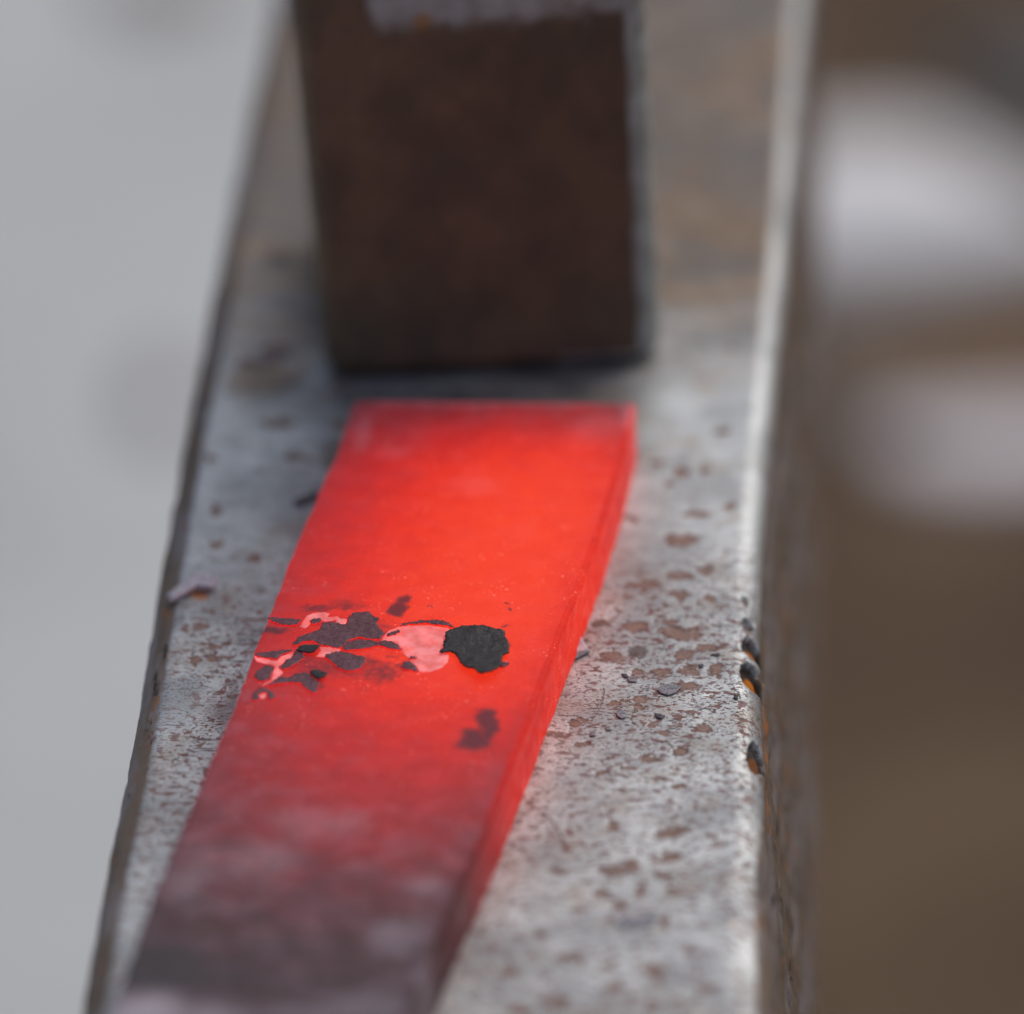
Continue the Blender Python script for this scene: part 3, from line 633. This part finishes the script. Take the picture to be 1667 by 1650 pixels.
tag(o, 'lilac grey curled flake sticking out from under the right side of the bar', 'scale flake', GL)
o = sheet('loose_flake', [(915, 1068), (940, 1063), (958, 1058), (960, 1063), (940, 1072), (915, 1085)], .0001, .00025, MGREY, 141, jag=.06, curl=.0003, curl_dir=(.2, 1), crinkle=.0001)
tag(o, 'grey flake lying just below the lilac curled one by the bar', 'scale flake', GL)
o = sheet('metal_sliver', [(272, 972), (295, 955), (318, 942), (335, 944), (355, 950), (345, 960), (320, 958), (300, 970), (280, 980)], .0006, .0005, MSHEEN, 150, jag=.04, curl=.0008, curl_dir=(0, 1), crinkle=.00005)
tag(o, 'bright curled sliver of metal on the left edge of the anvil above an orange stain', 'metal sliver')

# ------------------------------------------------------------------ upright steel block behind the bar
bl, br = back(534, 620, 0), back(1080, 588, 0)
ax = (br - bl) / np.linalg.norm(br - bl); nb = np.array([-ax[1], ax[0], 0.])     # nb points away from the camera
def onface(u, v):
    d = cam_dir(u, v); return CAM + d * ((bl - CAM).dot(nb) / d.dot(nb))
tl, tr = onface(474, 0), onface(1053, 0)
Hh = .115
def edge(a, b): return a + (b - a) * (Hh / (b[2] - a[2]))
TL, TR = edge(bl, tl), edge(br, tr)
D = .040
zs = np.concatenate([np.linspace(0, .0024, 9), np.linspace(.0028, Hh, 110)])
# rounded-square outline, counted round the block
def outline(w2, d, r_):
    pts = []; rr = r_
    cx_ = [(-w2 + rr[0], rr[0], rr[0], 180), (w2 - rr[1], rr[1], rr[1], 270), (w2 - rr[2], d - rr[2], rr[2], 0), (-w2 + rr[3], d - rr[3], rr[3], 90)]
    for k, (x, y, r2, a0) in enumerate(cx_):
        for a in np.linspace(a0, a0 + 90, 9): pts.append((x + r2 * math.cos(math.radians(a)), y + r2 * math.sin(math.radians(a))))
        nx_ = cx_[(k + 1) % 4]; e = (x + r2 * math.cos(math.radians(a0 + 90)), y + r2 * math.sin(math.radians(a0 + 90)))
        s_ = (nx_[0] + nx_[2] * math.cos(math.radians(nx_[3])), nx_[1] + nx_[2] * math.sin(math.radians(nx_[3])))
        for t in np.linspace(0, 1, 60)[1:-1]: pts.append((e[0] * (1 - t) + s_[0] * t, e[1] * (1 - t) + s_[1] * t))
    return np.array(pts)
R_ = []
for z in zs:
    t = z / Hh; L = bl * (1 - t) + TL * t; Rr = br * (1 - t) + TR * t
    w2 = np.linalg.norm(Rr - L) / 2; cen = (L + Rr) / 2
    ins = .0024 * (1 - math.sqrt(max(0, 1 - (1 - min(z / .0024, 1)) ** 2)))
    q = outline(w2 - ins, D - 2 * ins, (.0024, .0042, .002, .0016))
    R_.append(np.array([cen + ax * a + nb * (b + ins) for a, b in q]) * [1, 1, 0] + [0, 0, z + .0001])
R_ = np.array(R_)
al = (R_[:, :, :2] - bl[:2]) @ ax[:2]; dp = (R_[:, :, :2] - bl[:2]) @ nb[:2]
nz = .0009 * (fbm(al * 120 + 5, R_[:, :, 2] * 120, 4) - .5) + .0003 * (fbm(al * 700 + 5, R_[:, :, 2] * 700, 3) - .5)
R_[:, :, :2] -= nb[:2] * (nz * (dp < .01))[..., None]
R_[:, :, :2] += ax[:2] * (.0004 * (fbm(dp * 300 + R_[:, :, 2] * 200, R_[:, :, 2] * 500, 3) - .5) * (dp > .001))[..., None]
zt = onface(770, 44)[2]; sp = onface(688, 32)
osp = 1 - sm(.4, 1.3, np.sqrt(((al - (sp - bl).dot(ax)) / .0012) ** 2 + ((R_[:, :, 2] - sp[2]) / .0012) ** 2)) * 1.0
osp = osp * (dp < .003) * .8
zt = onface(770, 52)[2]; ztop = onface(770, 0)[2]
worn = sm(zt - .003, zt + .0055, R_[:, :, 2]) * sm(.005, .009, al) * (1 - sm(.034, .037, al)) * (dp < .003)
worn = np.maximum(worn, .62 * sm(zt, zt + .003, R_[:, :, 2]) * (al > .034) * (dp < .004))
worn = np.maximum(worn, .9 * sm(.00003, .0002, dp) * (al > .03))  # right corner: sky highlight painted in as a pale strip
b0 = np.array([(bl[0] + br[0]) / 2 + nb[0] * D / 2, (bl[1] + br[1]) / 2 + nb[1] * D / 2, 0])
me = grid_mesh('block_body', (R_ - b0), dict(worn=worn, orange=osp), close=True)
bm = bmesh.new(); bm.from_mesh(me); bm.verts.ensure_lookup_table(); m_ = R_.shape[1]
bm.faces.new([bm.verts[i] for i in range(m_)][::-1]); bm.faces.new([bm.verts[(len(zs) - 1) * m_ + i] for i in range(m_)])
bmesh.ops.recalc_face_normals(bm, faces=bm.faces); bm.to_mesh(me); bm.free()
blk = link('steel_block', me, MBL); blk.location = b0
tag(blk, 'dark rusty square steel block standing upright on the anvil behind the glowing bar', 'steel block')
